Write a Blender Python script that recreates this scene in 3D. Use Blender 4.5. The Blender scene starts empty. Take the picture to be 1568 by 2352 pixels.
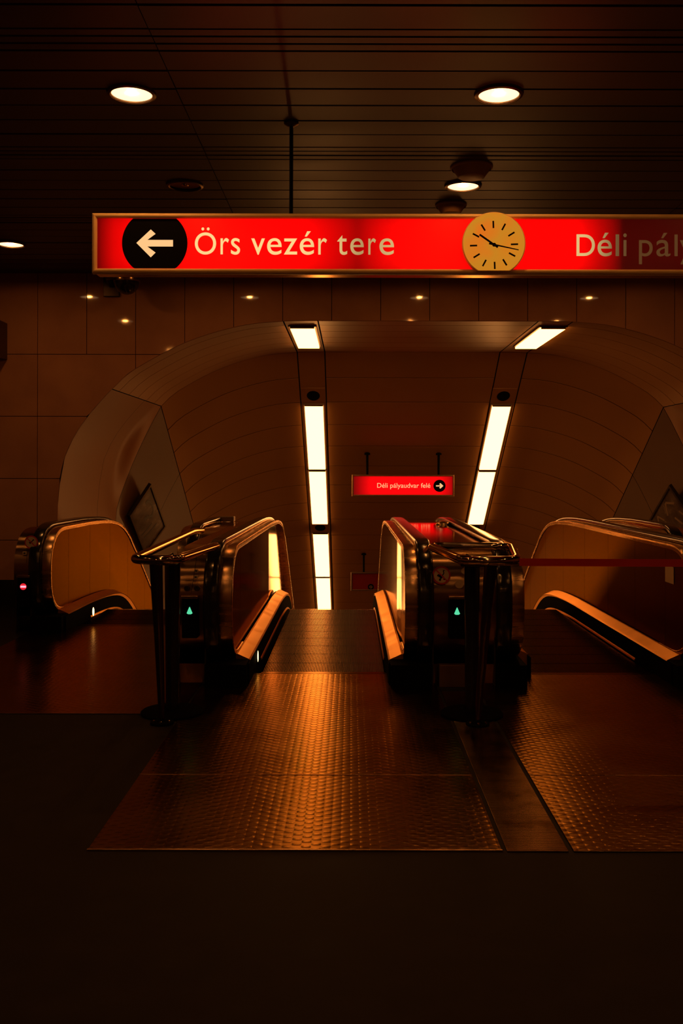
import bpy, bmesh, math, random
from mathutils import Vector, Matrix
random.seed(4)
SC = bpy.context.scene
COL = SC.collection
PI = math.pi

# ------------------------------------------------------------------ camera
F = 2200.0; W, H = 1568, 2352; EYE = 1.606
cam_d = bpy.data.cameras.new('camera'); cam = bpy.data.objects.new('camera', cam_d); COL.objects.link(cam)
cam_d.sensor_fit = 'HORIZONTAL'; cam_d.sensor_width = 24.0; cam_d.lens = F / W * 24.0
cam_d.shift_x = (784 - 806) / W
cam_d.shift_y = -(1176 - 1084) / W
cam_d.clip_start = 0.05; cam_d.clip_end = 200
cam.location = (0, 0, EYE); cam.rotation_euler = (PI / 2, math.radians(0.0), 0)
SC.camera = cam
cam.rotation_euler = (Matrix.Rotation(PI / 2, 3, 'X') @ Matrix.Rotation(math.radians(0.12), 3, 'Z')).to_euler()

# ------------------------------------------------------------------ world, exposure
wd = bpy.data.worlds.new('world'); SC.world = wd; wd.use_nodes = True
bg = wd.node_tree.nodes['Background']
bg.inputs[0].default_value = (1.0, 0.42, 0.14, 1); bg.inputs[1].default_value = 0.004
SC.view_settings.view_transform = 'Standard'
try: SC.view_settings.look = 'None'
except Exception: pass
SC.view_settings.exposure = 0.0; SC.view_settings.gamma = 1.0; SC.view_settings.use_curve_mapping = False
SC.cycles.max_bounces = 8; SC.cycles.glossy_bounces = 5; SC.cycles.diffuse_bounces = 4
SC.cycles.sample_clamp_indirect = 4.0
SC.cycles.use_denoising = True

TUBE = (9.0, 3.4, 0.82)      # warm fluorescent diffusers of the shaft
LAMP = (2.6, 1.4, 0.7)      # downlight reflector
BULB = (430.0, 145.0, 25.0)   # downlight bulb

# ------------------------------------------------------------------ materials
EDGE = {'dull_panel_steel': (.85, .56, .28), 'step_fin_metal': (.75, .52, .34), 'panel_steel': (.8, .55, .32), 'embossed_steel_plate': (.85, .58, .34)}
def mat(name, col=(.5, .5, .5), rough=.5, metal=0.0, spec=.5, emit=None, aniso=0.0, coat=0.0, rot=.25):
    m = bpy.data.materials.new(name); m.use_nodes = True
    b = m.node_tree.nodes['Principled BSDF']
    b.inputs['Base Color'].default_value = (*col, 1); b.inputs['Roughness'].default_value = rough
    b.inputs['Metallic'].default_value = metal; b.inputs['Specular IOR Level'].default_value = spec
    b.inputs['Coat Weight'].default_value = coat
    if metal > .5: b.inputs['Specular Tint'].default_value = (*EDGE.get(name, (.95, .68, .40)), 1)   # warm grazing tint of the metals
    if emit:
        b.inputs['Emission Color'].default_value = (*[e / max(emit) for e in emit], 1)
        b.inputs['Emission Strength'].default_value = max(emit)
    if aniso:
        b.inputs['Anisotropic'].default_value = aniso; b.inputs['Anisotropic Rotation'].default_value = rot
        t = m.node_tree.nodes.new('ShaderNodeTangent'); t.direction_type = 'UV_MAP'
        m.node_tree.links.new(t.outputs[0], b.inputs['Tangent'])
    return m

class NT:
    """tiny node helper"""
    def __init__(s, m): s.t = m.node_tree; s.b = s.t.nodes['Principled BSDF']
    def n(s, kind, **kw):
        x = s.t.nodes.new(kind)
        for k, v in kw.items(): setattr(x, k, v)
        return x
    def l(s, a, b): s.t.links.new(a, b)
    def math(s, op, a, b=None):
        x = s.n('ShaderNodeMath', operation=op)
        for i, v in enumerate((a, b)):
            if v is None: continue
            if isinstance(v, (int, float)): x.inputs[i].default_value = v
            else: s.l(v, x.inputs[i])
        return x.outputs[0]
    def coords(s, which='Object'):
        c = s.n('ShaderNodeTexCoord'); q = s.n('ShaderNodeSeparateXYZ'); s.l(c.outputs[which], q.inputs[0]); return c.outputs[which], q.outputs
    def noise(s, vec, scale, detail=3.0):
        x = s.n('ShaderNodeTexNoise'); x.inputs['Scale'].default_value = scale; x.inputs['Detail'].default_value = detail
        if vec is not None: s.l(vec, x.inputs['Vector'])
        return x.outputs['Fac']
    def ramp(s, fac, stops):
        r = s.n('ShaderNodeValToRGB'); e = r.color_ramp.elements
        while len(e) < len(stops): e.new(.5)
        for i, (p, c) in enumerate(stops):
            e[i].position = p; e[i].color = (*c, 1) if len(c) == 3 else c
        s.l(fac, r.inputs[0]); return r.outputs[0]
    def bump(s, h, strength, dist):
        x = s.n('ShaderNodeBump'); x.inputs['Strength'].default_value = strength; x.inputs['Distance'].default_value = dist
        s.l(h, x.inputs['Height']); s.l(x.outputs[0], s.b.inputs['Normal'])

def noisy(name, c1, c2, scale, rough=(.3, .5), metal=0.0, spec=.5, bump=0.0, stretch=None, aniso=0.0):
    m = mat(name, c1, rough[0], metal, spec, aniso=aniso); k = NT(m)
    v, _ = k.coords()
    if stretch:
        mp = k.n('ShaderNodeMapping'); mp.inputs['Scale'].default_value = stretch; k.l(v, mp.inputs[0]); v = mp.outputs[0]
    f = k.noise(v, scale, 4)
    k.l(k.ramp(f, [(.35, c1), (.65, c2)]), k.b.inputs['Base Color'])
    k.l(k.ramp(f, [(.3, (rough[0],) * 3), (.7, (rough[1],) * 3)]), k.b.inputs['Roughness'])
    if bump: k.bump(f, 1.0, bump)
    return m

M = {}
M['stone'] = noisy('dark_floor_stone', (.014, .012, .011), (.022, .019, .017), 6, (.55, .65), spec=.07)
M['slat'] = noisy('ceiling_slat_metal', (.056, .035, .028), (.070, .044, .035), 1.2, (.42, .5), metal=.0, spec=.3, stretch=(.4, 2, 1))
M['shaftbed'] = mat('shaft_bed_metal', (.3, .24, .18), .5)
M['cone'] = mat('speaker_cone_enamel', (.36, .21, .13), .45)
M['void'] = mat('black_void', (.008, .007, .006), .9)
M['tile'] = noisy('polished_brown_tile', (.46, .24, .16), (.54, .29, .19), 2.2, (.03, .06), spec=.5)
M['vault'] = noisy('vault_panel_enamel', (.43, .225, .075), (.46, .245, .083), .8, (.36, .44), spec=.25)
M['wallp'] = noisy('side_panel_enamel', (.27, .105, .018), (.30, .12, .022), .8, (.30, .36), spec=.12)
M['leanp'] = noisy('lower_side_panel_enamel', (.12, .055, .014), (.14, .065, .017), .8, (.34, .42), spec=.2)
M['paneldull'] = noisy('dull_panel_steel', (.095, .045, .014), (.11, .053, .017), .8, (.32, .36), metal=1)
M['tube'] = mat('tube_diffuser', (.8, .8, .7), .5, emit=TUBE)
M['lamp'] = mat('lamp_reflector', (.8, .7, .6), .4, emit=LAMP)
M['bulb'] = mat('lamp_bulb', (1, 1, 1), .4, emit=BULB)
M['lampoff'] = mat('unlit_lamp_reflector', (.10, .08, .07), .12, metal=.9)
M['fixture'] = mat('fixture_metal', (.16, .10, .07), .4, metal=.5)
M['steel'] = noisy('brushed_steel', (.48, .32, .19), (.58, .39, .24), 3, (.2, .3), metal=1, stretch=(1, 1, 12))
M['panel'] = noisy('panel_steel', (.17, .10, .05), (.20, .12, .06), .8, (.075, .095), metal=1, aniso=.9)
M['deck'] = noisy('deck_steel', (.60, .33, .13), (.74, .42, .18), 5, (.30, .42), metal=1)
M['chrome'] = mat('polished_tube_steel', (.58, .47, .37), .09, metal=1)
M['darkmetal'] = mat('dark_metal', (.06, .05, .045), .28, metal=.6)
M['rubber'] = mat('black_rubber', (.012, .011, .010), .16, spec=.6)
M['skirt'] = mat('black_skirt', (.004, .0035, .003), .8, spec=.02)
M['fin'] = mat('step_fin_metal', (.10, .066, .04), .22, metal=1)
M['stepbody'] = mat('step_body', (.012, .010, .009), .6)
M['goldframe'] = noisy('sign_frame_metal', (.98, .72, .36), (1.0, .76, .40), 3, (.42, .5), metal=.0)
M['signback'] = mat('sign_case_metal', (.30, .22, .16), .16, metal=1)
M['black'] = mat('matte_black', (.005, .005, .005), .6, spec=.06)
M['belt'] = mat('red_belt_webbing', (.50, .016, .012), .7)
M['white'] = mat('sticker_white', (.55, .45, .36), .5)
M['red'] = mat('sticker_red', (.45, .02, .012), .5)
M['green_led'] = mat('green_arrow_led', (.1, .8, .5), .5, emit=(.10, .72, .38))
M['red_led'] = mat('red_indicator_led', (.8, .1, .1), .5, emit=(.75, .015, .03))
M['pink_led'] = mat('white_indicator_led', (.9, .6, .7), .5, emit=(1.1, .55, .75))
M['skirt_glow'] = mat('warm_skirt_glow', (.9, .8, .6), .5, emit=(3.2, 2.2, .9))  # emission standing in for the reflected glint on the centre skirt end
M['paper'] = mat('paper_note', (.8, .6, .4), .7)
M['poster'] = noisy('poster_print', (.07, .045, .03), (.15, .10, .065), 5, (.2, .3))
M['posterink'] = mat('poster_ink', (.02, .015, .012), .3)
M['posterlight'] = mat('poster_pale_print', (.26, .18, .11), .3)
M['unlit_red'] = mat('unlit_red_acrylic', (.20, .012, .006), .2)
M['dimglyph'] = mat('unlit_glyph', (.25, .16, .1), .4)

# embossed plate: staggered lens-shaped bumps
def plate_mat():
    m = mat('embossed_steel_plate', (.36, .27, .20), .3, metal=1); k = NT(m)
    v, q = k.coords()
    u = k.math('DIVIDE', q[0], .042); w = k.math('DIVIDE', q[1], .056)
    fl = k.math('FLOOR', u); par = k.math('MODULO', k.math('ABSOLUTE', fl), 2.0)
    w2 = k.math('ADD', w, k.math('MULTIPLY', par, .5))
    fu = k.math('SUBTRACT', k.math('MULTIPLY', k.math('FRACT', u), 2), 1)
    fw = k.math('SUBTRACT', k.math('MULTIPLY', k.math('FRACT', w2), 2), 1)
    eu = k.math('SUBTRACT', 1, k.math('POWER', k.math('ABSOLUTE', fu), 2.5)); ew = k.math('MAXIMUM', 0.0, k.math('SUBTRACT', 1, k.math('POWER', k.math('MULTIPLY', fw, 1.9), 2)))
    h = k.math('MULTIPLY', eu, ew)
    n1 = k.noise(v, 2.2, 4); n2 = k.noise(v, 40, 2); n3 = k.noise(v, 9, 3)
    k.l(k.ramp(k.math('ADD', k.math('MULTIPLY', n1, .6), k.math('MULTIPLY', n3, .4)), [(.3, (.15, .098, .055)), (.5, (.23, .150, .083)), (.7, (.27, .18, .10))]), k.b.inputs['Base Color'])
    r = k.ramp(n1, [(.3, (.205,) * 3), (.7, (.25,) * 3)]); k.l(r, k.b.inputs['Roughness'])
    hh = k.math('ADD', h, k.math('MULTIPLY', n2, .05))
    k.bump(hh, 1.0, .0008)
    return m
M['plate'] = plate_mat()
def strip_mat():
    m = mat('ribbed_steel_strip', (.36, .27, .2), .2, metal=1); k = NT(m)
    v, q = k.coords()
    s = k.math('SINE', k.math('MULTIPLY', q[1], 2 * PI / .012))
    n3 = k.noise(v, 7, 3)
    k.l(k.ramp(n3, [(.36, (.10, .07, .05)), (.46, (.20, .145, .10)), (.7, (.27, .195, .13))]), k.b.inputs['Base Color'])
    k.bump(s, .6, .0008)
    return m
M['strip'] = strip_mat()

# ------------------------------------------------------------------ mesh helpers
class MB:
    def __init__(s): s.v = []; s.f = []; s.smooth = []
    def add(s, vs, fs, smooth=False):
        o = len(s.v); s.v += [tuple(p) for p in vs]; s.f += [tuple(i + o for i in f) for f in fs]; s.smooth += [smooth] * len(fs); return s
    def box(s, x0, x1, y0, y1, z0, z1, c=0.0):
        if c <= 0:
            vs = [(x0, y0, z0), (x1, y0, z0), (x1, y1, z0), (x0, y1, z0), (x0, y0, z1), (x1, y0, z1), (x1, y1, z1), (x0, y1, z1)]
            fs = [(0, 3, 2, 1), (4, 5, 6, 7), (0, 1, 5, 4), (1, 2, 6, 5), (2, 3, 7, 6), (3, 0, 4, 7)]
            return s.add(vs, fs)
        b = bmesh.new(); bmesh.ops.create_cube(b, size=1)
        for v in b.verts: v.co = Vector(((x0 + x1) / 2 + v.co.x * (x1 - x0), (y0 + y1) / 2 + v.co.y * (y1 - y0), (z0 + z1) / 2 + v.co.z * (z1 - z0)))
        bmesh.ops.bevel(b, geom=b.edges[:], offset=c, segments=2, profile=.5, affect='EDGES')
        b.verts.index_update()
        s.add([v.co[:] for v in b.verts], [[v.index for v in f.verts] for f in b.faces]); b.free(); return s
    def loft(s, rings, smooth=True, caps=True, closed=True):
        n = len(rings[0]); vs = [p for r in rings for p in r]; fs = []
        for i in range(len(rings) - 1):
            for j in range(n if closed else n - 1):
                a, b = i * n + j, i * n + (j + 1) % n
                fs.append((a, b, b + n, a + n))
        s.add(vs, fs, smooth)
        if caps and closed:
            o = len(s.v) - len(vs)
            s.f.append(tuple(o + j for j in range(n))[::-1]); s.smooth.append(False)
            s.f.append(tuple(o + (len(rings) - 1) * n + j for j in range(n))); s.smooth.append(False)
        return s
    def tube(s, pts, r, n=16, caps=True):
        pts = [Vector(p) for p in pts]; rings = []
        if isinstance(r, (int, float)): r = [r] * len(pts)
        up = None
        for i, p in enumerate(pts):
            t = (pts[min(i + 1, len(pts) - 1)] - pts[max(i - 1, 0)]).normalized()
            if up is None: up = t.orthogonal().normalized()
            a = (up - t * up.dot(t)).normalized(); up = a; b = t.cross(a)
            rings.append([tuple(p + (a * math.cos(2 * PI * k / n) + b * math.sin(2 * PI * k / n)) * r[i]) for k in range(n)])
        return s.loft(rings, True, caps)
    def lathe(s, c, prof, n=40, axis='Z'):
        rings = []
        for r, h in prof:
            ring = []
            for k in range(n):
                a = 2 * PI * k / n; x, y = max(r, 1e-4) * math.cos(a), max(r, 1e-4) * math.sin(a)
                ring.append((c[0] + x, c[1] + y, c[2] + h) if axis == 'Z' else (c[0] + x, c[1] + h, c[2] + y))
            rings.append(ring)
        return s.loft(rings, True, True)
    def prism(s, poly, fn0, fn1):
        """poly list of 2D; fn0/fn1 map (u,v)->xyz for both faces"""
        n = len(poly); vs = [fn0(*p) for p in poly] + [fn1(*p) for p in poly]
        fs = [tuple(range(n))[::-1], tuple(range(n, 2 * n))] + [(i, (i + 1) % n, (i + 1) % n + n, i + n) for i in range(n)]
        return s.add(vs, fs)
    def build(s, name, m, parent=None, uv=False, uvx=False):
        me = bpy.data.meshes.new(name)
        off = parent['_w'] if parent is not None and '_w' in parent else (0, 0, 0)
        vs = [(x - off[0], y - off[1], z - off[2]) for x, y, z in s.v]
        me.from_pydata(vs, [], s.f)
        me.polygons.foreach_set('use_smooth', s.smooth)
        bm = bmesh.new(); bm.from_mesh(me); bmesh.ops.recalc_face_normals(bm, faces=bm.faces)
        if any(len(f) > 4 for f in s.f): pass
        bm.to_mesh(me); bm.free()
        if uv:
            l = me.uv_layers.new(name='UVMap')
            for lp in me.loops:
                c = me.vertices[lp.vertex_index].co
                l.data[lp.index].uv = (c.x, c.z - c.y) if uvx else (c.y + c.x * .01, c.z)
        me.materials.append(m)
        if hasattr(me, 'set_sharp_from_angle') and any(s.smooth): me.set_sharp_from_angle(angle=math.radians(40))
        o = bpy.data.objects.new(name, me); COL.objects.link(o)
        if parent is not None:
            o.parent = parent; o['_w'] = off
        return o
_clean = []
def thing(name, label, cat, loc=(0, 0, 0), group=None, kind=None):
    o = bpy.data.objects.new(name, None); COL.objects.link(o); o.location = loc; o['_w'] = tuple(loc); o.empty_display_size = .1
    if label: o['label'] = label
    if cat: o['category'] = cat
    if group: o['group'] = group
    if kind: o['kind'] = kind
    return o
def tag(o, label, cat=None, group=None, kind=None):
    o['label'] = label
    if cat: o['category'] = cat
    if group: o['group'] = group
    if kind: o['kind'] = kind
    return o
def copy_tree(o, delta):
    c = o.copy(); COL.objects.link(c); c.location = Vector(o.location) + Vector(delta)
    def kids(src, dst):
        for ch in list(src.children):
            d = ch.copy(); COL.objects.link(d); d.parent = dst; kids(ch, d)
    kids(o, c); return c

def disc_poly(r, n=40): return [(r * math.cos(2 * PI * k / n), r * math.sin(2 * PI * k / n)) for k in range(n)]

# ------------------------------------------------------------------ numbers
CEIL = 3.99; WALL = 11.5; KINK = 14.44; T = .65; AX = .92; YEND = 27.0
def fall(y, yk, s=.55): return T * ((y - yk) + math.sqrt((y - yk) ** 2 + s * s)) / 2 - (0 if True else 0)
def fall0(y, yk): # exactly flat well before the bend
    return 0.0 if y < yk - 1.6 else max(0.0, fall(y, yk) - fall(yk - 1.6, yk))
PTS = [(-3.518, 1.141), (-3.47, 1.632), (-3.34, 1.98), (-3.131, 2.296), (-2.802, 2.657), (-2.572, 2.845), (-1.986, 3.153), (-1.359, 3.347), (-.815, 3.409), (-.3, 3.415)]
def catmull(P, sub=6):
    P = [Vector(p) for p in P]; out = []
    for i in range(len(P) - 1):
        p0, p1, p2, p3 = P[max(i - 1, 0)], P[i], P[i + 1], P[min(i + 2, len(P) - 1)]
        for k in range(sub):
            t = k / sub
            out.append(tuple(.5 * ((2 * p1) + (p2 - p0) * t + (2 * p0 - 5 * p1 + 4 * p2 - p3) * t * t + (3 * p1 - p0 - 3 * p2 + p3) * t ** 3)))
    out.append(tuple(P[-1])); return out
CUR = catmull(PTS)
def prof(x):
    """height of the vault above the level floor at x (portal profile)"""
    xm = x if x < AX else 2 * AX - x
    if xm >= -.3: return 3.415
    if xm <= CUR[0][0]: return 0.0
    for (xa, za), (xb, zb) in zip(CUR, CUR[1:]):
        if xa <= xm <= xb: return za + (zb - za) * (xm - xa) / max(xb - xa, 1e-6)
    return 3.415
def ceilfall(y): return T * max(0.0, y - KINK)

# ------------------------------------------------------------------ floor
fl = thing('floor', None, None, (0, 0, 0), kind='structure')
f = MB()
f.box(-9, 9, -9, 7.64, -.3, 0)
f.box(-9, -1.05, 7.64, 9.96, -.3, 0); f.box(2.75, 9, 7.64, 9.96, -.3, 0)
f.box(-9, -3.4, 9.96, 11.55, -.3, 0); f.box(5.2, 9, 9.96, 11.55, -.3, 0)
f.build('stone_slab', M['stone'], fl)
def plate(x0, x1, y0, y1, m='plate', name='floor_plate'):
    b = MB(); b.box(x0 + .003, x1 - .003, y0 + .003, y1 - .003, .0, .006, .0015); return b.build(name, M[m], fl)
plate(-1.115, .645, 4.062, 5.06); plate(-1.115, .645, 5.06, 7.61)
plate(.660, .926, 4.045, 7.0, 'strip', 'ribbed_strip')['label'] = 'narrow ribbed metal strip between two floor plates'
plate(.942, 2.9, 4.045, 5.06); plate(.942, 2.9, 5.06, 7.61)
plate(-3.2, -1.125, 6.33, 9.93)
plate(2.91, 4.9, 6.33, 9.93)
# grooves' dark bottoms are the stone below; bright worn nosing along the front edge
b = MB(); b.box(-1.115, .645, 4.052, 4.062, .0, .0075, .001); b.build('edge_trim', M['steel'], fl)
b = MB(); b.box(-1.115, .645, 5.057, 5.063, .0, .0080, .001); b.build('edge_trim', M['steel'], fl)
b = MB(); b.box(1.4, 2.9, 5.057, 5.063, .0, .0078, .001); b.build('edge_trim', M['steel'], fl)

# ------------------------------------------------------------------ ceiling of planks
ce = thing('ceiling', None, None, (0, 0, CEIL), kind='structure')
MB().box(-9, 9, -9, WALL + .1, CEIL + .02, CEIL + .12).build('ceiling_backing', M['void'], ce)
edges = []
y = 5.40 - 1.87 * 5
while y < WALL:
    for k in range(6): edges.append((y + .267 * k, .267))
    for k in range(3): edges.append((y + 1.602 + .0893 * k, .0893))
    y += 1.87
for y0, w in edges:
    if y0 < 2.6 or y0 > WALL - .05: continue
    y1 = min(y0 + w, WALL)
    for x0, x1 in ((-7.0, -1.09), (-1.09, 2.91), (2.91, 7.0)):
        g = .0055; dz = random.uniform(-.0025, .0025)
        pts = [(y0 + g, 0), (y0 + g + .006, -.012), (y1 - g - .006, -.012), (y1 - g, 0), (y1 - g, .02), (y0 + g, .02)]
        MB().prism(pts, lambda u, v: (x0 + .003, u, CEIL + v + dz), lambda u, v: (x1 - .003, u, CEIL + v + dz)).build('plank', M['slat'], ce)
# plain ceiling further back, above and behind the camera
tag(MB().box(-9, 9, -9.2, -9, 0, CEIL).build('wall_back', M['tile']), 'tiled wall behind the viewer', kind='structure')
MB().box(-7, 7, -9, 2.6, CEIL - .01, CEIL + .02).build('ceiling_plain', M['slat'], ce)

# ------------------------------------------------------------------ end wall of tiles
wf = thing('wall_front', None, None, (AX, WALL, 0), kind='structure')
def tile(x0, x1, z0, z1):
    g = .004; x0 += g; x1 -= g; z0 += g; z1 -= g; n = 12
    up = []; lo = []
    xs = [x0 + (x1 - x0) * i / n for i in range(n + 1)]
    for p in CUR:
        for v in (p[0], p[0] - 1e-4 if p is CUR[0] else p[0]):
            for w_ in (v, 2 * AX - v):
                if x0 < w_ < x1: xs.append(w_)
    for x in sorted(set(xs)):
        zl = max(z0, prof(x) + .004)
        if zl < z1 - .002: lo.append((x, zl)); up.append((x, z1))
    if len(lo) < 2: return
    dy = random.uniform(-.0015, .0015)
    poly = lo + up[::-1]
    MB().prism(poly, lambda u, v: (u, WALL - .02 + dy, v), lambda u, v: (u, WALL, v)).build('tile', M['tile'], wf)
X0 = (87 - 806) * WALL / F; TW = .587
for r, (z0, z1) in enumerate(((.3, .78), (.78, 1.52), (1.52, 2.265), (2.265, 3.01), (3.01, 3.99))):
    wdt = TW if r == 4 else TW * 2
    k = -8
    while X0 + k * wdt < 7.2:
        xa = X0 + (k * wdt if r == 4 else k * wdt + (0 if r % 2 else 0)); tile(xa, xa + wdt, z0, z1); k += 1
for s in (-1, 1):
    x0, x1 = (-9, -3.53) if s < 0 else (5.37, 9)
    MB().box(x0, x1, WALL - .03, WALL, .0, .3).build('plinth', M['stone'], wf)
# backing behind the tiles
xs = [p[0] for p in CUR]; xs = xs + [2 * AX - v for v in xs[::-1]]
bk = MB()
for xa, xb in zip(xs, xs[1:]):
    za, zb = max(prof(xa), 1.14) + .003, max(prof(xb), 1.14) + .003
    bk.add([(xa, WALL, za), (xb, WALL, zb), (xb, WALL, CEIL + .1), (xa, WALL, CEIL + .1)], [(0, 1, 2, 3)])
bk.box(-9, -3.53, WALL, WALL + .2, 0, CEIL + .1); bk.box(5.37, 9, WALL, WALL + .2, 0, CEIL + .1)
bk.build('wall_core', M['void'], wf)
tag(MB().box(-7.2, -7.0, -9, WALL, 0, CEIL).build('wall_left', M['tile']), 'tiled side wall at the left', kind='structure')
tag(MB().box(7.0, 7.2, -9, WALL, 0, CEIL).build('wall_right', M['tile']), 'tiled side wall at the right', kind='structure')

# ------------------------------------------------------------------ shaft vault
va = thing('ceiling_vault', None, None, (AX, WALL, 0), kind='structure')
ys = []; y = KINK
while y > WALL + .05: ys.append(y); y -= .525
ys.append(WALL - .018); ys = ys[::-1]; y = KINK
while y < YEND: y += .525; ys.append(y)
L0, L1 = -.815, -.40; R0, R1 = 2.24, 2.65; SEAM = -2.87
def samp(x0, x1):
    n = max(2, int((x1 - x0) / .12)); return [x0 + (x1 - x0) * i / n for i in range(n + 1)]
def vault_panel(x0, x1, y0, y1, name='panel', m='vault', drop=0.0):
    g = .009; xx = samp(x0 + g, x1 - g); th = .008
    lo = []
    y0 += g; y1 -= g
    r = []
    for yy in (y0, y1):
        r.append([(x, yy, prof(x) - ceilfall(yy) - drop) for x in xx]); 
    b = MB(); n = len(xx)
    b.add(r[0] + r[1] + [(x, yy, z + th) for (x, yy, z) in r[0] + r[1]],
          [(i, i + 1, i + 1 + n, i + n) for i in range(n - 1)] + [(i, i + 1, i + 1 + 2 * n, i + 2 * n) for i in range(n - 1)] +
          [(n + i, n + i + 1, n + i + 1 + 2 * n, n + i + 2 * n) for i in range(n - 1)], False)
    b.smooth = [True] * (n - 1) + [False] * (2 * n - 2)
    return b.build(name, M[m], va)
for y0, y1 in zip(ys, ys[1:]):
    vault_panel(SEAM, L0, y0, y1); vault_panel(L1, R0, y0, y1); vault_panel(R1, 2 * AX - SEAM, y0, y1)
yy = [WALL - .018, 12.9, KINK] + [KINK + 1.05 * k for k in range(1, 13)]
for y0, y1 in zip(yy, yy[1:]):
    vault_panel(L0, L1, y0, y1, 'track_panel'); vault_panel(R0, R1, y0, y1, 'track_panel')
# dark backing shell so that joints read black
def shell(off, y_list, m, name):
    b = MB(); xx = samp(SEAM - .03, 2 * AX - SEAM + .03)
    rings = []
    for yv in y_list: rings.append([(x, yv, max(prof(x), 1.0) + off - ceilfall(yv)) for x in xx])
    b.loft(rings, False, False, closed=False); return b.build(name, m, va)
shell(.05, [WALL, KINK, YEND], M['void'], 'vault_backing')
# side walls: level profile blends into a leaning flat panel on the slope
LEV = [(-2.87, prof(-2.87)), (-3.0, prof(-3.0)), (-3.131, 2.296), (-3.25, prof(-3.25)), (-3.34, 1.98), (-3.43, prof(-3.43)), (-3.49, 1.45), (-3.518, 1.141), (-3.53, .6), (-3.53, 0.0), (-3.53, -.9), (-3.53, -1.8)]
INC = [(-2.87, prof(-2.87)), (-2.99, 2.37), (-3.10, 2.15), (-3.205, 1.93), (-3.305, 1.70), (-3.395, 1.47), (-3.475, 1.25), (-3.53, 1.05), (-3.56, .7), (-3.56, 0.0), (-3.56, -.9), (-3.56, -1.8)]
def wallpt(k, y, s):
    t = min(1, max(0, (y - 13.95) / .5)); t = t * t * (3 - 2 * t)
    x = LEV[k][0] * (1 - t) + INC[k][0] * t; z = LEV[k][1] * (1 - t) + INC[k][1] * t
    if s > 0: x = 2 * AX - x
    return (x, y, z - ceilfall(y))
for s, nm in ((-1, 'wall_shaft_left'), (1, 'wall_shaft_right')):
    w = thing(nm, None, None, (AX + s * 4.44, WALL, 0), kind='structure')
    cuts = [WALL - .024, 13.3, 14.45] + [14.45 + 1.57 * k for k in range(1, 9)]
    for y0, y1 in zip(cuts, cuts[1:]):
        g = .006; nn = max(3, int((y1 - y0) / .12)); yl = [y0 + g + (y1 - y0 - 2 * g) * i / nn for i in range(nn + 1)]
        b = MB(); b.loft([[wallpt(k, yv, s) for k in range(len(LEV))] for yv in yl], True, False, closed=False)
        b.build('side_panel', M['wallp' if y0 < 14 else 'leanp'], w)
    b = MB(); b.loft([[(p[0] + s * .03, p[1], p[2]) for p in [wallpt(k, yv, s) for k in range(len(LEV))]] for yv in (WALL, 13.7, 14, 14.45, YEND)], False, False, closed=False)
    b.build('side_backing', M['void'], w)
# bottom of the shaft, kept pale to bounce light up to the vault
b = MB(); b.add([(-3.7, 9.9, -.45), (5.6, 9.9, -.45), (5.6, 11.6, -.45), (-3.7, 11.6, -.45), (-3.7, YEND, -.45 - T * (YEND - 11.6)), (5.6, YEND, -.45 - T * (YEND - 11.6))], [(0, 1, 2, 3), (3, 2, 5, 4)])
b.box(-3.7, 5.6, YEND, YEND + .1, -13, 3)
b.add([(-1.2, 7.3, -.301), (3, 7.3, -.301), (3, 9.9, -.45), (-1.2, 9.9, -.45)], [(0, 1, 2, 3)])
tag(b.build('floor_shaft', M['shaftbed']), 'pale light-bouncing bed of the sloping escalator shaft', kind='structure')

# ------------------------------------------------------------------ shaft light fixtures
def fixture(cx, y0, y1, label):
    zc = 3.415
    def P(x, yv, d): return (x, yv, zc - ceilfall(yv) - d)
    r = thing('strip_light', label, 'light', P(cx, y0, 0), group='strip lights along the shaft ceiling')
    hw = .149; e = .026
    def slab(x0, x1, ya, yb, d0, d1):
        b = MB(); b.add([P(x0, ya, d0), P(x1, ya, d0), P(x1, yb, d0), P(x0, yb, d0), P(x0, ya, d1), P(x1, ya, d1), P(x1, yb, d1), P(x0, yb, d1)],
                        [(0, 1, 2, 3), (4, 5, 6, 7), (0, 1, 5, 4), (1, 2, 6, 5), (2, 3, 7, 6), (3, 0, 4, 7)]); return b
    slab(cx - hw, cx + hw, y0 + .034, y1 - .034, .012, .045).build('diffuser', M['tube'], r)
    slab(cx - hw - e, cx - hw, y0, y1, 0, .020).build('side_rail', M['fixture'], r)
    slab(cx + hw, cx + hw + e, y0, y1, 0, .020).build('side_rail', M['fixture'], r)
    slab(cx - hw, cx + hw, y0, y0 + e, 0, .042).build('end_cap', M['fixture'], r)
    slab(cx - hw, cx + hw, y1 - e, y1, 0, .042).build('end_cap', M['fixture'], r)
    return r
segs = [(11.80, 13.72), (15.50, 17.12), (17.13, 18.76), (19.05, 20.66), (20.67, 22.25), (22.55, 24.1), (24.12, 25.7)]
nm = ['short strip light just inside the top of the portal', 'strip light below the round ceiling speaker', 'second sloping strip light down the shaft',
      'strip light beyond the lower ceiling speaker', 'lowest strip light in view down the shaft', 'strip light hidden further down the shaft', 'last strip light at the shaft bottom']
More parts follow.
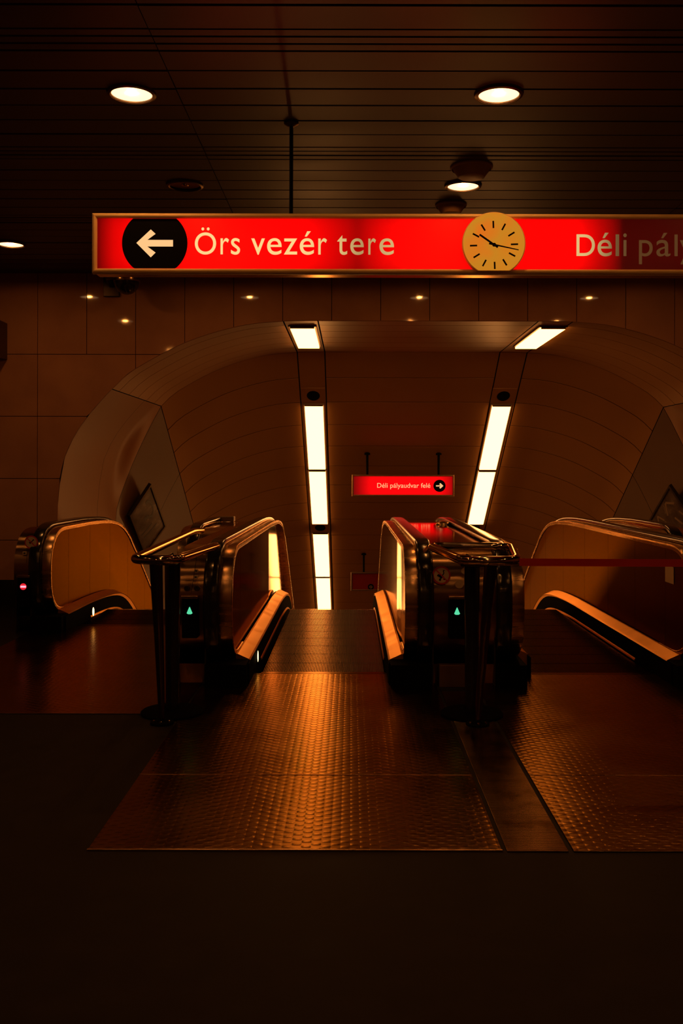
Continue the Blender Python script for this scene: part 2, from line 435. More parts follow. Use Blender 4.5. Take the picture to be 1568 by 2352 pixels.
for cx, side in ((-.606, 'left row'), (2.49, 'right row')):
    for (a, c), t_ in zip(segs, nm): fixture(cx - (.055 if cx > 1 and a > 14 else 0), a, c, t_ + ', ' + side)
    if cx > 1: cx -= .055
    for k, yv in enumerate((15.33, 18.9)):
        z = 3.415 - ceilfall(yv)
        r = thing('ceiling_speaker', ('round dark speaker above the sloping strip lights, ' if k == 0 else 'small dark speaker between two sloping strip lights, ') + side, 'speaker', (cx, yv, z), group='shaft ceiling speakers')
        sh = lambda u, v, d: (cx + u, yv + v, z - T * v - d)
        MB().prism([(-.19, -.16), (.19, -.16), (.19, .16), (-.19, .16)], lambda u, v: sh(u, v, 0), lambda u, v: sh(u, v, .012)).build('plate', M['vault'], r)
        MB().prism([(a * .105, c * .105) for a, c in disc_poly(1, 28)], lambda u, v: sh(u, v, .012), lambda u, v: sh(u * .9, v * .9, .022)).build('grille', M['black'], r)

# ------------------------------------------------------------------ hall downlights
def downlight(x, y, on=True):
    r = thing('downlight', '', 'light', (x, y, CEIL), group='round downlights in the plank ceiling')
    z = CEIL - .012
    MB().lathe((x, y, z), [(.126, .0), (.126, -.014), (.134, -.020), (.150, -.015), (.156, .002), (.14, .006)], 40).build('trim_ring', M['darkmetal'], r)
    MB().lathe((x, y, z), [(.001, -.003), (.06, -.003), (.127, -.006), (.127, .004), (.001, .004)], 40).build('reflector', M['lamp' if on else 'lampoff'], r)
    MB().lathe((x, y, z), [(.001, -.0135), (.018, -.012), (.030, -.008), (.033, -.001), (.001, -.001)], 20).build('bulb', M['bulb' if on else 'chrome'], r)
    return r
lab = {(1, 1): 'large lit downlight at the upper left of the ceiling', (2, 1): 'large lit downlight above the clock, upper right',
       (1, 2): 'unlit downlight above the arrow disc of the sign', (2, 2): 'lit downlight right beside the cone speaker',
       (0, 3): 'small lit downlight at the left edge above the tiles'}
xs_ = (-3.55, -1.378, .920, 3.22); ys_ = (4.15, 6.00, 7.92, 9.98)
rown = ['row nearest the viewer', 'second row', 'third row', 'row nearest the tiled wall']
coln = ['far left column', 'column left of the clock', 'column over the clock', 'far right column']
for i, x in enumerate(xs_):
    for j, yv in enumerate(ys_):
        if (i, j) in ((0, 1),(3, 1)): continue
        d = downlight(x, yv, (i, j) not in ((1, 2),)); d['label'] = lab.get((i, j), 'ceiling downlight in the %s, %s' % (coln[i], rown[j]))

for i, x in enumerate(xs_):          # unseen rows added to light the casing fronts and sign frame
    for j, yv in enumerate((2.22, -3.5, -5.4)):
        d = downlight(x, yv, True); d['label'] = 'added unseen downlight %s, %s' % (('above the viewer', 'behind the viewer', 'furthest behind the viewer')[j], coln[i])
# cone-shaped ceiling speakers
def cone(x, y, r, h, label):
    t = thing('ceiling_speaker', label, 'speaker', (x, y, CEIL), group='cone speakers on the hall ceiling'); z = CEIL - .012
    MB().lathe((x, y, z), [(r, 0), (r, -.012), (r * .93, -.022), (r * .9, 0)], 36).build('flange', M['cone'], t)
    MB().lathe((x, y, z), [(r * .88, -.01), (r * .8, -h * .45), (r * .62, -h * .95), (r * .58, -h), (.001, -h)], 36).build('cone', M['cone'], t)
cone(.93, 7.44, .165, .085, 'larger cone-shaped speaker directly above a lit downlight')
cone(.88, 8.50, .140, .08, 'smaller cone speaker half hidden by the clock sign')

# ------------------------------------------------------------------ big hanging sign
SY = 6.42; SZ0, SZ1 = 2.932, 3.338; SX0, SX1 = -1.739, 3.65
def px2x(px, y=SY): return (px - 806) * y / F
def px2z(py, y=SY): return EYE + (1084 - py) * y / F
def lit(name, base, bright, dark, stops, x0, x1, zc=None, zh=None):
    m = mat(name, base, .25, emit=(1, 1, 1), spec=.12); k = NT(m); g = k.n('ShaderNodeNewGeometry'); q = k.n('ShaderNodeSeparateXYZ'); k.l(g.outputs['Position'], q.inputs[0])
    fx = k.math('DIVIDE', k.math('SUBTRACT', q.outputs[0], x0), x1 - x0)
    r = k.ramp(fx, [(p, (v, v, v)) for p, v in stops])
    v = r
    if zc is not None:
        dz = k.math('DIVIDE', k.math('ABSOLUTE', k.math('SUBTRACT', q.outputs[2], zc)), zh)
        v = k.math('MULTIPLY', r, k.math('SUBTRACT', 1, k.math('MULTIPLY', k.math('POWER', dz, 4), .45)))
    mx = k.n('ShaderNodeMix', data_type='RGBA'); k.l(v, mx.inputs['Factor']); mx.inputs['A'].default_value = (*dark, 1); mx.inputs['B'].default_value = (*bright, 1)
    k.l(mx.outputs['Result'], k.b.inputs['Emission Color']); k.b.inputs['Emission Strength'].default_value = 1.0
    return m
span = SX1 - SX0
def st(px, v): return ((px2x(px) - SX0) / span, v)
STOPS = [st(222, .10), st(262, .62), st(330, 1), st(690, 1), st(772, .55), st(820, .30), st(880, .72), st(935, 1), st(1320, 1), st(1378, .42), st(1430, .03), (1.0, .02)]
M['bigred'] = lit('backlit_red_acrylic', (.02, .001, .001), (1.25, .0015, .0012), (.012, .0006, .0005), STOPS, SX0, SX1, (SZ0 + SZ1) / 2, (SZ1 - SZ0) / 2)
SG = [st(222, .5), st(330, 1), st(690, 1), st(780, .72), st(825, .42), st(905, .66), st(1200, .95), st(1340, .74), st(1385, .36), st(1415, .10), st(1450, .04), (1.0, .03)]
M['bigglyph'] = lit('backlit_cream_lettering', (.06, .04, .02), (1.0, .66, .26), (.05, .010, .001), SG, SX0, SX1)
sg = thing('hanging_sign', 'long backlit red hanging sign with clock and white lettering', 'sign', ((SX0 + SX1) / 2, SY + .08, SZ0))
fw = .036
MB().box(SX0 + .012, SX1 - .012, SY + .012, SY + .15, SZ0 + .006, SZ1 - .006, .004).build('case', M['signback'], sg)
MB().box(SX0 + fw - .004, SX1 - fw + .004, SY + .004, SY + .012, SZ0 + fw - .004, SZ1 - fw + .004).build('face', M['bigred'], sg)
def molding(pts_a, pts_b, parent, m, w, name='frame_rail', y=SY, d=.03):
    """mitred half-round rail from corner a to corner b; pts = (outer, inner) in xz"""
    prof_ = [(0, 0), (.06, -.55), (.28, -.92), (.5, -1.0), (.72, -.92), (.94, -.55), (1, 0), (1, .6), (0, .6)]
    rings = []
    for (o, i) in (pts_a, pts_b):
        rings.append([(o[0] + (i[0] - o[0]) * u, y + .012 + v * d, o[1] + (i[1] - o[1]) * u) for u, v in prof_])
    b = MB(); b.loft(rings, True, True); return b.build(name, m, parent)
def frame(x0, x1, z0, z1, w, parent, m, y, d=.03):
    O = [(x0, z0), (x1, z0), (x1, z1), (x0, z1)]; I = [(x0 + w, z0 + w), (x1 - w, z0 + w), (x1 - w, z1 - w), (x0 + w, z1 - w)]
    for k in range(4):
        a, b_ = k, (k + 1) % 4; molding((O[a], I[a]), (O[b_], I[b_]), parent, m, w, y=y, d=d)
frame(SX0, SX1, SZ0, SZ1, fw, sg, M['goldframe'], SY)
for x in (-.41, 2.33):
    MB().tube([(x, SY + .08, SZ1 - .01), (x, SY + .08, CEIL - .01)], .013, 14).build('hanger_rod', M['skirt'], sg)
    MB().lathe((x, SY + .08, CEIL - .012), [(.05, 0), (.05, -.012), (.02, -.03), (.013, -.03), (.001, -.03)], 24).build('rosette', M['darkmetal'], sg)
# arrow disc (clipped by the frame) and arrow
c = ((354 - 806) * SY / F, px2z(559)); R = .2195; zt, zb = SZ1 - fw, SZ0 + fw
poly = []
for k in range(96):
    a = 2 * PI * k / 96; poly.append((c[0] + R * math.cos(a), min(zt, max(zb, c[1] + R * math.sin(a)))))
MB().prism(poly, lambda u, v: (u, SY + .0035, v), lambda u, v: (u, SY + .0015, v)).build('arrow_disc', M['black'], sg)
A = [(312, 559), (345, 528), (356, 538), (337, 552), (396, 552), (396, 567), (337, 567), (356, 581), (345, 592)]
A = [(px2x(x), px2z(y + .0)) for x, y in A]
M['arrow'] = mat('backlit_cream_arrow', (.15, .1, .06), .5, emit=(.98, .56, .24))
MB().prism(A, lambda u, v: (u, SY + .0012, v), lambda u, v: (u, SY - .0005, v)).build('arrow', M['arrow'], sg)
def text(body, x0, x1, zbase, y, m, parent, name='lettering', capz=None, bold=.0):
    cu = bpy.data.curves.new('t', 'FONT'); cu.body = body; cu.size = 1; cu.offset = bold; cu.extrude = .0; cu.resolution_u = 6
    o = bpy.data.objects.new('t', cu); COL.objects.link(o); bpy.context.view_layer.update()
    me = bpy.data.meshes.new_from_object(o.evaluated_get(bpy.context.evaluated_depsgraph_get()))
    xs = [v.co.x for v in me.vertices]; zs = [v.co.y for v in me.vertices]
    sx = (x1 - x0) / (max(xs) - min(xs)); mnx = min(xs)
    sz = capz if capz else sx
    off = parent['_w'] if parent is not None else (0, 0, 0)
    for v in me.vertices:
        v.co = Vector((x0 + (v.co.x - mnx) * sx - off[0], y - off[1], zbase + v.co.y * sz - off[2]))
    bpy.data.objects.remove(o); me.materials.clear(); me.materials.append(m); me.name = name
    ob = bpy.data.objects.new(name, me); COL.objects.link(ob); ob.parent = parent
    return ob
def glyph(ch, xa, xb, zbase, y, m, parent, px, bold=.0):
    """one letter as a part, fitted to the given x range; xheight/cap height in metres via px scale"""
    cu = bpy.data.curves.new('t', 'FONT'); cu.body = ch; cu.size = 1; cu.offset = bold; cu.resolution_u = 8
    o = bpy.data.objects.new('t', cu); COL.objects.link(o); bpy.context.view_layer.update()
    me = bpy.data.meshes.new_from_object(o.evaluated_get(bpy.context.evaluated_depsgraph_get())); bpy.data.objects.remove(o)
    xs = [v.co.x for v in me.vertices]; sx = (xb - xa) / (max(xs) - min(xs)); mnx = min(xs); off = parent['_w']
    for v in me.vertices:
        v.co = Vector((xa + (v.co.x - mnx) * sx - off[0], y - off[1], zbase + v.co.y * px - off[2]))
    me.materials.clear(); me.materials.append(m); me.name = 'letter'
    ob = bpy.data.objects.new('letter', me); COL.objects.link(ob); ob.parent = parent
def font_h(ch):
    cu = bpy.data.curves.new('t', 'FONT'); cu.body = ch; cu.size = 1
    o = bpy.data.objects.new('t', cu); COL.objects.link(o); bpy.context.view_layer.update()
    me = bpy.data.meshes.new_from_object(o.evaluated_get(bpy.context.evaluated_depsgraph_get())); bpy.data.objects.remove(o)
    return max(v.co.y for v in me.vertices)
KX = (585 - 548.5) * SY / F / font_h('x'); KC = (586 - 536.5) * SY / F / font_h('D')
for ch, a, b_ in (('Ö', 446, 495), ('r', 505, 524.5), ('s', 529, 550), ('v', 575.5, 607), ('e', 612, 645.5), ('z', 650.5, 681), ('é', 687, 720), ('r', 729.5, 749.5),
                  ('t', 773, 796), ('e', 803, 834), ('r', 844.5, 862), ('e', 870, 903.5)):
    glyph(ch, px2x(a), px2x(b_), px2z(584.5), SY + .0025, M['bigglyph'], sg, KC if ch in 'ÖD' else KX, .002)
for ch, a, b_ in (('D', 1322.6, 1365), ('é', 1371, 1404), ('l', 1412.5, 1420.5), ('i', 1430, 1438), ('p', 1466, 1497.6), ('á', 1506, 1538.5), ('l', 1547.6, 1555),
                  ('y', 1560, 1591), ('a', 1596, 1625), ('u', 1634, 1662), ('d', 1671, 1703), ('v', 1707, 1739), ('a', 1743, 1772), ('r', 1782, 1801)):
    glyph(ch, px2x(a), px2x(b_), px2z(586.5), SY + .0025, M['bigglyph'], sg, KC if ch in 'ÖDld' else KX, .002)

# clock
ck = thing('clock', 'round backlit yellow clock set in the red sign', 'clock', (px2x(1133, 6.40), 6.39, px2z(622, 6.39)))
CY = 6.365; cx, cz = (1133 - 806) * CY / F, EYE + (1084 - 558.5) * CY / F; cr = .2105; flat = EYE + (1084 - 621) * CY / F
def clockpoly(r):
    out = []
    for k in range(120):
        a = 2 * PI * k / 120; out.append((cx + r * math.cos(a), max(flat + (cr - r) * .6, cz + r * math.sin(a))))
    return out
def clockface():
    m = mat('backlit_clock_face', (.06, .03, .008), .12, emit=(1, 1, 1), spec=.25); k = NT(m)
    g = k.n('ShaderNodeNewGeometry'); n1 = k.noise(g.outputs['Position'], 3.2, 2)
    k.l(k.ramp(n1, [(.35, (.66, .185, .010)), (.55, (.56, .215, .014)), (.7, (.72, .15, .010))]), k.b.inputs['Emission Color']); k.b.inputs['Emission Strength'].default_value = 1.0
    return m
MB().prism(clockpoly(cr), lambda u, v: (u, CY + .05, v), lambda u, v: (u, CY + .004, v)).build('rim', M['goldframe'], ck)
MB().prism(clockpoly(cr - .006), lambda u, v: (u, CY + .006, v), lambda u, v: (u, CY, v)).build('dial', clockface(), ck)
hc = (cx + .0, EYE + (1084 - 562) * CY / F)
def bar(p, a, r0, r1, w, y, name, w2=None):
    w2 = w2 or w; d = (math.sin(a), math.cos(a)); n_ = (d[1], -d[0])
    q = [(p[0] + d[0] * r0 + n_[0] * w, p[1] + d[1] * r0 + n_[1] * w), (p[0] + d[0] * r0 - n_[0] * w, p[1] + d[1] * r0 - n_[1] * w),
         (p[0] + d[0] * r1 - n_[0] * w2, p[1] + d[1] * r1 - n_[1] * w2), (p[0] + d[0] * r1 + n_[0] * w2, p[1] + d[1] * r1 + n_[1] * w2)]
    return MB().prism(q, lambda u, v: (u, y, v), lambda u, v: (u, y - .002, v)).build(name, M['black'], ck)
for k in range(12): bar(hc, math.radians(30 * k - 2), .112, .160, .0055, CY, 'hour_mark')
bar(hc, math.radians(-55), -.03, .118, .0062, CY - .006, 'hour_hand')
bar(hc, math.radians(102), -.035, .166, .0055, CY - .009, 'minute_hand', .003)
MB().lathe((hc[0], CY - .012, hc[1]), [(.012, 0), (.012, .01), (.001, .01)], 20, 'Y').build('hub', M['black'], ck)

# ------------------------------------------------------------------ shaft signs
def small_sign(y, z0, z1, x0, x1, on, label):
    s = thing('hanging_sign', label, 'sign', ((x0 + x1) / 2, y, z0)); w = .032
    MB().box(x0 + .01, x1 - .01, y + .012, y + .14, z0 + .005, z1 - .005, .004).build('case', M['fixture'], s)
    if on:
        fm = lit('backlit_small_red', (.12, .004, .002), (1.1, .002, .004), (.10, .002, .002), [(0, 0), (.06, .25), (.2, 1), (.85, 1), (.95, .5), (1, .1)], x0, x1, (z0 + z1) / 2, (z1 - z0) / 2)
    else: fm = M['unlit_red']
    MB().box(x0 + w - .004, x1 - w + .004, y + .004, y + .012, z0 + w - .004, z1 - w + .004).build('face', fm, s)
    frame(x0, x1, z0, z1, w, s, M['fixture'] if not on else M['darkgold'], y)
    for px_ in (843, 1007):
        x = (px_ - 806) * 16.73 / F + (x0 - .015); zc = 3.415 - ceilfall(y + .07)
        MB().tube([(x, y + .07, z1 - .01), (x, y + .07, zc + .01)], .022, 12).build('hanger_rod', M['black'], s)
        MB().lathe((x, y + .07, zc - .03), [(.05, 0), (.05, .03), (.02, .045)], 16).build('rosette', M['black'], s)
    return s
M['darkgold'] = mat('small_sign_frame', (.42, .28, .17), .35, metal=.7)
y = 16.65; X = lambda p: (p - 806) * y / F; Z = lambda p: EYE + (1084 - p) * y / F
s = small_sign(y, Z(1140), Z(1090), X(808), X(1043), True, 'small backlit red sign hanging in the shaft, arrow pointing right')
M['gl'] = mat('small_backlit_lettering', (.3, .2, .1), .5, emit=(1.0, .55, .25))
text('Déli pályaudvar felé', X(866), X(988), Z(1120), y + .001, M['gl'], s)
MB().prism([(X(1009) + a, Z(1115.5) + c) for a, c in disc_poly(14 * y / F)], lambda u, v: (u, y + .003, v), lambda u, v: (u, y, v)).build('arrow_disc', M['black'], s)
A = [(1018, 1115.5), (1011, 1109), (1008.5, 1111.5), (1011.5, 1114.2), (1001, 1114.2), (1001, 1117), (1011.5, 1117), (1008.5, 1119.5), (1011, 1122)]
MB().prism([(X(a), Z(c)) for a, c in A], lambda u, v: (u, y - .001, v), lambda u, v: (u, y - .003, v)).build('arrow', M['gl'], s)
y = 19.75
s = small_sign(y, Z(1357), Z(1314), X(806), X(1003), False, 'unlit dark red sign hanging lower down the shaft')
MB().prism([(X(852) + a, Z(1348) + c) for a, c in disc_poly(7 * y / F, 24)], lambda u, v: (u, y + .003, v), lambda u, v: (u, y, v)).build('round_mark', M['black'], s)
MB().lathe((X(852), y - .004, Z(1348)), [(.018, 0), (.018, .003), (.030, .003), (.030, 0)], 20, 'Y').build('ring_mark', M['dimglyph'], s)

# sign box at the far left edge
y = 11.05; s = thing('wall_sign', 'dark unlit sign box on the tiles at the left edge', 'sign', (-4.6, y, 2.93))
MB().box(-5.5, -4.12, y + .012, WALL - .02, 2.94, 3.38, .006).build('case', M['darkmetal'], s)
MB().box(-5.47, -4.15, y + .004, y + .014, 2.97, 3.35).build('face', M['unlit_red'], s)
frame(-5.5, -4.12, 2.93, 3.39, .03, s, M['darkgold'], y)
# dome camera under the sign, bracketed to the tiles
y = 11.05; s = thing('dome_camera', 'dark dome security camera on a wall bracket below the sign', 'camera', ((270 - 806) * WALL / F, WALL, 3.7))
xw = (222 - 806) * y / F; xd = (290 - 806) * y / F; zt_ = EYE + (1084 - 640) * y / F
MB().box(xw - .03, xw + .16, WALL - .06, WALL - .02, zt_ - .14, zt_ + .12, .006).build('wall_bracket', M['darkmetal'], s)
MB().tube([(xw + .06, WALL - .05, zt_), (xw + .1, y + .1, zt_ + .03), (xw + .2, y + .02, zt_ + .03), (xd, y, zt_ + .03)], .035, 14).build('arm', M['darkmetal'], s)
MB().lathe((xd, y, zt_), [(.001, .09), (.08, .085), (.145, .05), (.155, -.02), (.15, -.045)], 32).build('housing', M['steel'], s)
MB().lathe((xd, y, zt_ - .04), [(.145, 0)] + [(.145 * math.cos(a), -.15 * math.sin(a)) for a in [i * PI / 16 for i in range(1, 8)]] + [(.001, -.15)], 32).build('dome', M['rubber'], s)

# ------------------------------------------------------------------ escalators
def newel_outline(Fy, d=0.0):
    """points from bottom of newel round the front to the top, inset by d"""
    a, b_ = .57, .48; yc, zc = Fy + a, .60; n_ = 2.5; out = []
    for k in range(33):
        t = -PI / 2 - PI * k / 32; c_, s_ = math.cos(t), math.sin(t)
        y_ = yc + (a - d) * math.copysign(abs(c_) ** (2 / n_), c_); z_ = zc + (b_ - d) * math.copysign(abs(s_) ** (2 / n_), s_)
        out.append((y_, z_))
    return out
YE = 21.0
def rail_path(Fy, d=0.0):
    o = newel_outline(Fy, d); y_ = o[-1][0]
    o = [(o[0][0] + .25, o[0][1])] + o
    while y_ < YE:
        y_ += .12 if 11 < y_ < 14.5 else .5
        o.append((y_, 1.08 - d * (1.19 if y_ > 13 else 1) - fall0(y_, 12.55)))
    return o
def sweep(path, prof_):
    """prof_: list of (x, n) ; n along the outward normal"""
    rings = []
    for i, (y_, z_) in enumerate(path):
        a = path[max(i - 1, 0)]; b_ = path[min(i + 1, len(path) - 1)]
        ty, tz = b_[0] - a[0], b_[1] - a[1]; l = math.hypot(ty, tz) or 1; ty, tz = ty / l, tz / l
        ny, nz = -tz, ty
        rings.append([(x, y_ + ny * n, z_ + nz * n) for x, n in prof_])
    b = MB(); b.loft(rings, True, True); return b
def rnd(x0, x1, n0, n1, r=.012):
    out = []
    for cx_, cn, a0 in ((x1 - r, n1 - r, 0), (x0 + r, n1 - r, 90), (x0 + r, n0 + r, 180), (x1 - r, n0 + r, 270)):
        for k in range(4):
            a = math.radians(a0 + 30 * k); out.append((cx_ + r * math.cos(a), cn + r * math.sin(a)))
    return out
# one shared step mesh
def step_mesh():
    b = MB(); b.box(-.49, .49, .002, .398, -.22, -.012)
    sb = b; m_ = MB()
    n_ = 78
    for k in range(n_):
        x = -.49 + .98 * (k + .5) / n_
        m_.box(x - .0023, x + .0023, .009, .391, -.016, 0)
    return sb, m_
_root = bpy.data.objects.new('tmp', None)
sb, sf = step_mesh()
step_body = sb.build('step', M['stepbody']); step_fins = sf.build('tread_ribs', M['fin'], None); step_fins['kind'] = 'stuff'
step_fins.parent = step_body
used = [False]
DK = .16
def toe(ax, s, y_):        # centre escalator's side panels, turned slightly to mirror the strip light
    if round(ax, 3) != -.217: return 0.0
    if s < 0: return -.019 * min(max(y_ - 10.45, 0), 2.9)
    return -.017 * min(max(y_ - 7.95, 0), .5)
def escalator(ax, comb, label, glow_side=None):
    Fy = comb - .57
    r = thing('escalator', label, 'escalator', (ax, comb, 0)); off = Vector((ax, comb, 0))
    # steps
    y_ = comb; i = 0
    base = comb + math.ceil((11.25 - comb - .01) / .4) * .4 if False else None
    while y_ < 17.5:
        z_ = -fall(y_ + .2, 11.3, .12) if y_ > 11.1 else 0.0
        if not used[0]: o, fn = step_body, step_fins; used[0] = True
        else:
            o = step_body.copy(); COL.objects.link(o); fn = step_fins.copy(); COL.objects.link(fn); fn.parent = o
        o.parent = r; o.location = Vector((ax, y_, z_)) - off
        y_ += .4
    # comb plate
    b = MB(); b.box(ax - .495, ax + .495, comb - .06, comb - .004, -.02, .007)
    for k in range(77): x = ax - .49 + .98 * (k + 1) / 78; b.box(x - .0022, x + .0022, comb - .005, comb + .03, -.01, .004)
    b.build('comb', M['fin'], r)
    for s in (-1, 1):
        ex = .045 if (s < 0 and round(ax, 3) == -.217) else 0.0
        q = lambda o: ax + s * (o + ex)
        def xx(a, c): return (min(q(a), q(c)), max(q(a), q(c)))
        # skirt
        fs = .26 if (s < 0 and 1 < ax < 2) else 0.0
        ylist = [Fy + .16 + fs]
        while ylist[-1] < YE: ylist.append(ylist[-1] + .15)
        def strip(pts, yl, kink, name, m, smooth=True):
            rings = [[(q(o), yv, z - fall0(yv, kink)) for o, z in pts] for yv in yl]
            b = MB(); b.loft(rings, smooth, True); return b.build(name, m, r)
        strip([(.499, -.35), (.506, -.35), (.512, DK - .004), (.504, DK - .004)], ylist, 12.1, 'skirt', M['skirt'])
        yd = [v for v in ylist if v > Fy + .30 + fs]
        yd = [Fy + .28 + fs] + yd
        d = strip([(.508, DK), (.520, DK + .008), (.606, DK + .047), (.62, DK + .047), (.62, -.1), (.513, -.1), (.513, DK - .004)], yd, 12.26, 'inner_deck', M['deck'], False)
        d['label'] = 'bright sloping steel deck beside the steps'
        yt = [v for v in ylist if v > comb + .45]
        strip([(.492, .010), (.502, .008), (.504, .030), (.498, .026)], yt, 12.0, 'skirt_trim', M['deck'])
        # skirt glow spots are built after the escalators
        # side panels (three fronts with curved newel end, then straight ones)
        px0, px1 = xx(.634, .66)
        o = [p for p in newel_outline(Fy, .085)]
        ysplit = [Fy + .57, comb + .12, comb + .95, comb + 1.85, comb + 2.8]
        while ysplit[-1] < YE - 1.2: ysplit.append(ysplit[-1] + 1.05)
        top = lambda yv: 1.08 - .085 * (1.19 if yv > 12.9 else 1) - fall0(yv, 12.55)
        bot = lambda yv: DK + .03 - fall0(yv, 12.26)
        o = [(a, max(c, DK + .03)) for a, c in o]
        poly = o + [(ysplit[1] - .003, top(ysplit[1])), (ysplit[1] - .003, bot(ysplit[1]))]
        MB().prism(poly, lambda u, v: (px0, u, v), lambda u, v: (px1, u, v)).build('side_panel', M['panel' if round(ax, 3) == -.217 else 'paneldull'], r, uv=True)
        for ya, yb in zip(ysplit[1:], ysplit[2:]):
            yl = [ya + .003 + (yb - ya - .006) * k / 7 for k in range(8)]
            b = MB()
            e = lambda v: toe(ax, s, v)
            b.loft([[(px0 + e(v), v, bot(v)), (px1 + e(v), v, bot(v)), (px1 + e(v), v, top(v)), (px0 + e(v), v, top(v))] for v in yl], False, True)
            b.build('side_panel', M['panel' if round(ax, 3) == -.217 else 'paneldull'], r, uv=True)
        # frame, guide, handrail
        sweep(rail_path(Fy, .078), rnd(*xx(.622, .735), -.008, .034, .006)).build('edge_frame', M['steel'], r)
        sweep(rail_path(Fy, .05), rnd(*xx(.74, .81), -.03, .014, .004)).build('handrail_guide', M['steel'], r)
        sweep(rail_path(Fy, .014), rnd(*xx(.716, .834), -.034, .014, .02)).build('handrail', M['rubber'], r)['label'] = 'black rubber handrail'
        # foot
        MB().box(*xx(.60 if (s < 0 and ax > 1 and ax < 2) else .516, .826), Fy + .045, Fy + .62, 0.0, .168, .006).build('foot_block', M['skirt'], r)
    return r
E0 = escalator(-2.347, 10.0, 'escalator at the far left, set back behind the left guide rail')
E1 = escalator(-.217, 7.65, 'centre escalator with open ribbed steps between the two posts')
E2 = escalator(1.915, 7.65, 'right-hand escalator closed off by the red belt')
E3 = escalator(4.045, 10.0, 'rightmost escalator, mostly hidden behind the closed one')

# small glowing spots on the skirts; the centre one is a painted-in reflection
for k, (x, y_, z_, r_, lb) in enumerate((((215 - 806) * 10.05 / F, 10.05, EYE - (1406 - 1084) * 10.05 / F, .016, 'bright oval glowing spot on the left escalator skirt'),
                                 ((592 - 806) * 7.72 / F, 7.76, EYE - (1510 - 1084) * 7.72 / F, .008, 'thin glowing painted-in reflection on the centre escalator skirt'))):
    r = E0 if k == 0 else E1
    b = MB(); rings = []
    for i in range(9):
        a = -PI / 2 + PI * i / 8
        rings.append([(x + r_ * math.cos(a) * math.cos(t) * .6, y_ + r_ * math.cos(a) * math.sin(t), z_ + .046 * math.sin(a)) for t in [2 * PI * j / 12 for j in range(12)]])
    b.loft(rings, True, True); b.build('glow_spot', M['skirt_glow'], r)

# ------------------------------------------------------------------ casings between escalators
def casing(x0, x1, comb, label, xw0=None, xw1=None, comb2=None):
    Fy = comb - .57; r = thing('escalator_casing', label, 'casing', ((x0 + x1) / 2, Fy + .05, 0))
    def body(xa, xb, Fy, name):
        d = .055; o = newel_outline(Fy, d)
        o = [p for p in o]
        o[0] = (o[0][0], .0); pts = [(Fy + .19, 0.0), (Fy + .14, .16)] + [p for p in o[3:]]
        y_ = pts[-1][0]
        while y_ < YE:
            y_ += .12 if 11 < y_ < 14.5 else .5
            pts.append((y_, 1.08 - d * (1.19 if y_ > 13 else 1) - fall0(y_, 12.55)))
        return pts
    def shell_(xa, xb, Fy):
        pts = body(xa, xb, Fy, '')
        nf = 30
        front = pts[:nf + 2]; top = pts[nf + 1:]
        # front panel: curved sheet with sides
        for seg, nm_, m in ((front, 'front_panel', M['cast']), (top, 'top_cover', M['topc'])):
            rings = [[(xa, y_, z_), (xb, y_, z_), (xb, y_ + (.02 if seg is front else 0), z_ - (0 if seg is front else .02)), (xa, y_ + (.02 if seg is front else 0), z_ - (0 if seg is front else .02))] for y_, z_ in seg]
            b = MB(); b.loft(rings, True, True); b.build(nm_, m, r, uv=1 if m is M['cast'] else False, uvx=True)
        # closed sides
        for xs1, xs2 in ((xa, xa + .01), (xb - .01, xb)):
            b = MB(); rings = []
            for y_, z_ in pts[20:]:
                zb_ = 0.0 if y_ < 11.6 else -.4 - fall0(y_, 12.2)
                rings.append([(xs1, y_, zb_), (xs2, y_, zb_), (xs2, y_, z_ - .004), (xs1, y_, z_ - .004)])
            b.loft(rings, False, True); b.build('side_wall', M['darkmetal'], r)
    shell_(x0, x1, Fy)
    if xw0 is not None: shell_(xw0, xw1, comb2 - .57)
    return r
M['topc'] = mat('polished_top_cover', (.50, .36, .25), .07, metal=1)
M['cast'] = mat('brushed_casing_steel', (.30, .20, .12), .3, metal=1, aniso=.9, rot=0.0)
C1 = casing(-1.30, -1.085, 7.65, 'steel casing between far-left and centre escalators with green arrow', -1.52, -1.305, 10.0)
C2 = casing(.612, 1.086, 7.65, 'steel casing right of the centre escalator, round stroller sticker on its front')
C3 = casing(2.745, 3.0, 7.65, 'steel casing right of the belted-off escalator', 3.005, 3.215, 10.0)
C0 = casing(-3.335, -3.178, 10.0, 'steel casing at the far left with red no-entry light')
C4 = casing(4.88, 5.3, 10.0, 'steel casing beside the right shaft wall')

def on_casing(px, py, y): return ((px - 806) * y / F, y, EYE + (1084 - py) * y / F)
def indicator(parent, px, py, y, kind, w=.115, h=.30):
    x, _, z = on_casing(px, py, y); 
    zt_ = z + .095
    b = MB(); b.box(x - w / 2, x + w / 2, y, y + .16, zt_ - h, zt_, .006); bx = b.build('indicator_box', M['skirt'], parent)
    bb = MB(); bb.box(x - w / 2 - .004, x + w / 2 + .004, y - .012, y + .14, zt_ - .008, zt_ + .014, .004); bb.build('lip', M['steel'], bx)
    if kind == 'up':
        s_ = .0215
        MB().prism([(x - s_, z - .020), (x - s_ * .5, z - .027), (x + s_ * .5, z - .027), (x + s_, z - .020), (x + .002, z + .026), (x - .002, z + .026)], lambda u, v: (u, y - .001, v), lambda u, v: (u, y - .004, v)).build('arrow_light', M['green_led'], bx)['label'] = 'glowing green arrow'
    else:
        MB().prism([(x + a, z + c) for a, c in disc_poly(.032, 28)], lambda u, v: (u, y - .001, v), lambda u, v: (u, y - .003, v)).build('no_entry_light', M['red_led'], bx)['label'] = 'glowing red no-entry disc'
        MB().box(x - .027, x + .027, y - .005, y - .003, z - .009, z + .009).build('white_bar_light', M['pink_led'], bx)
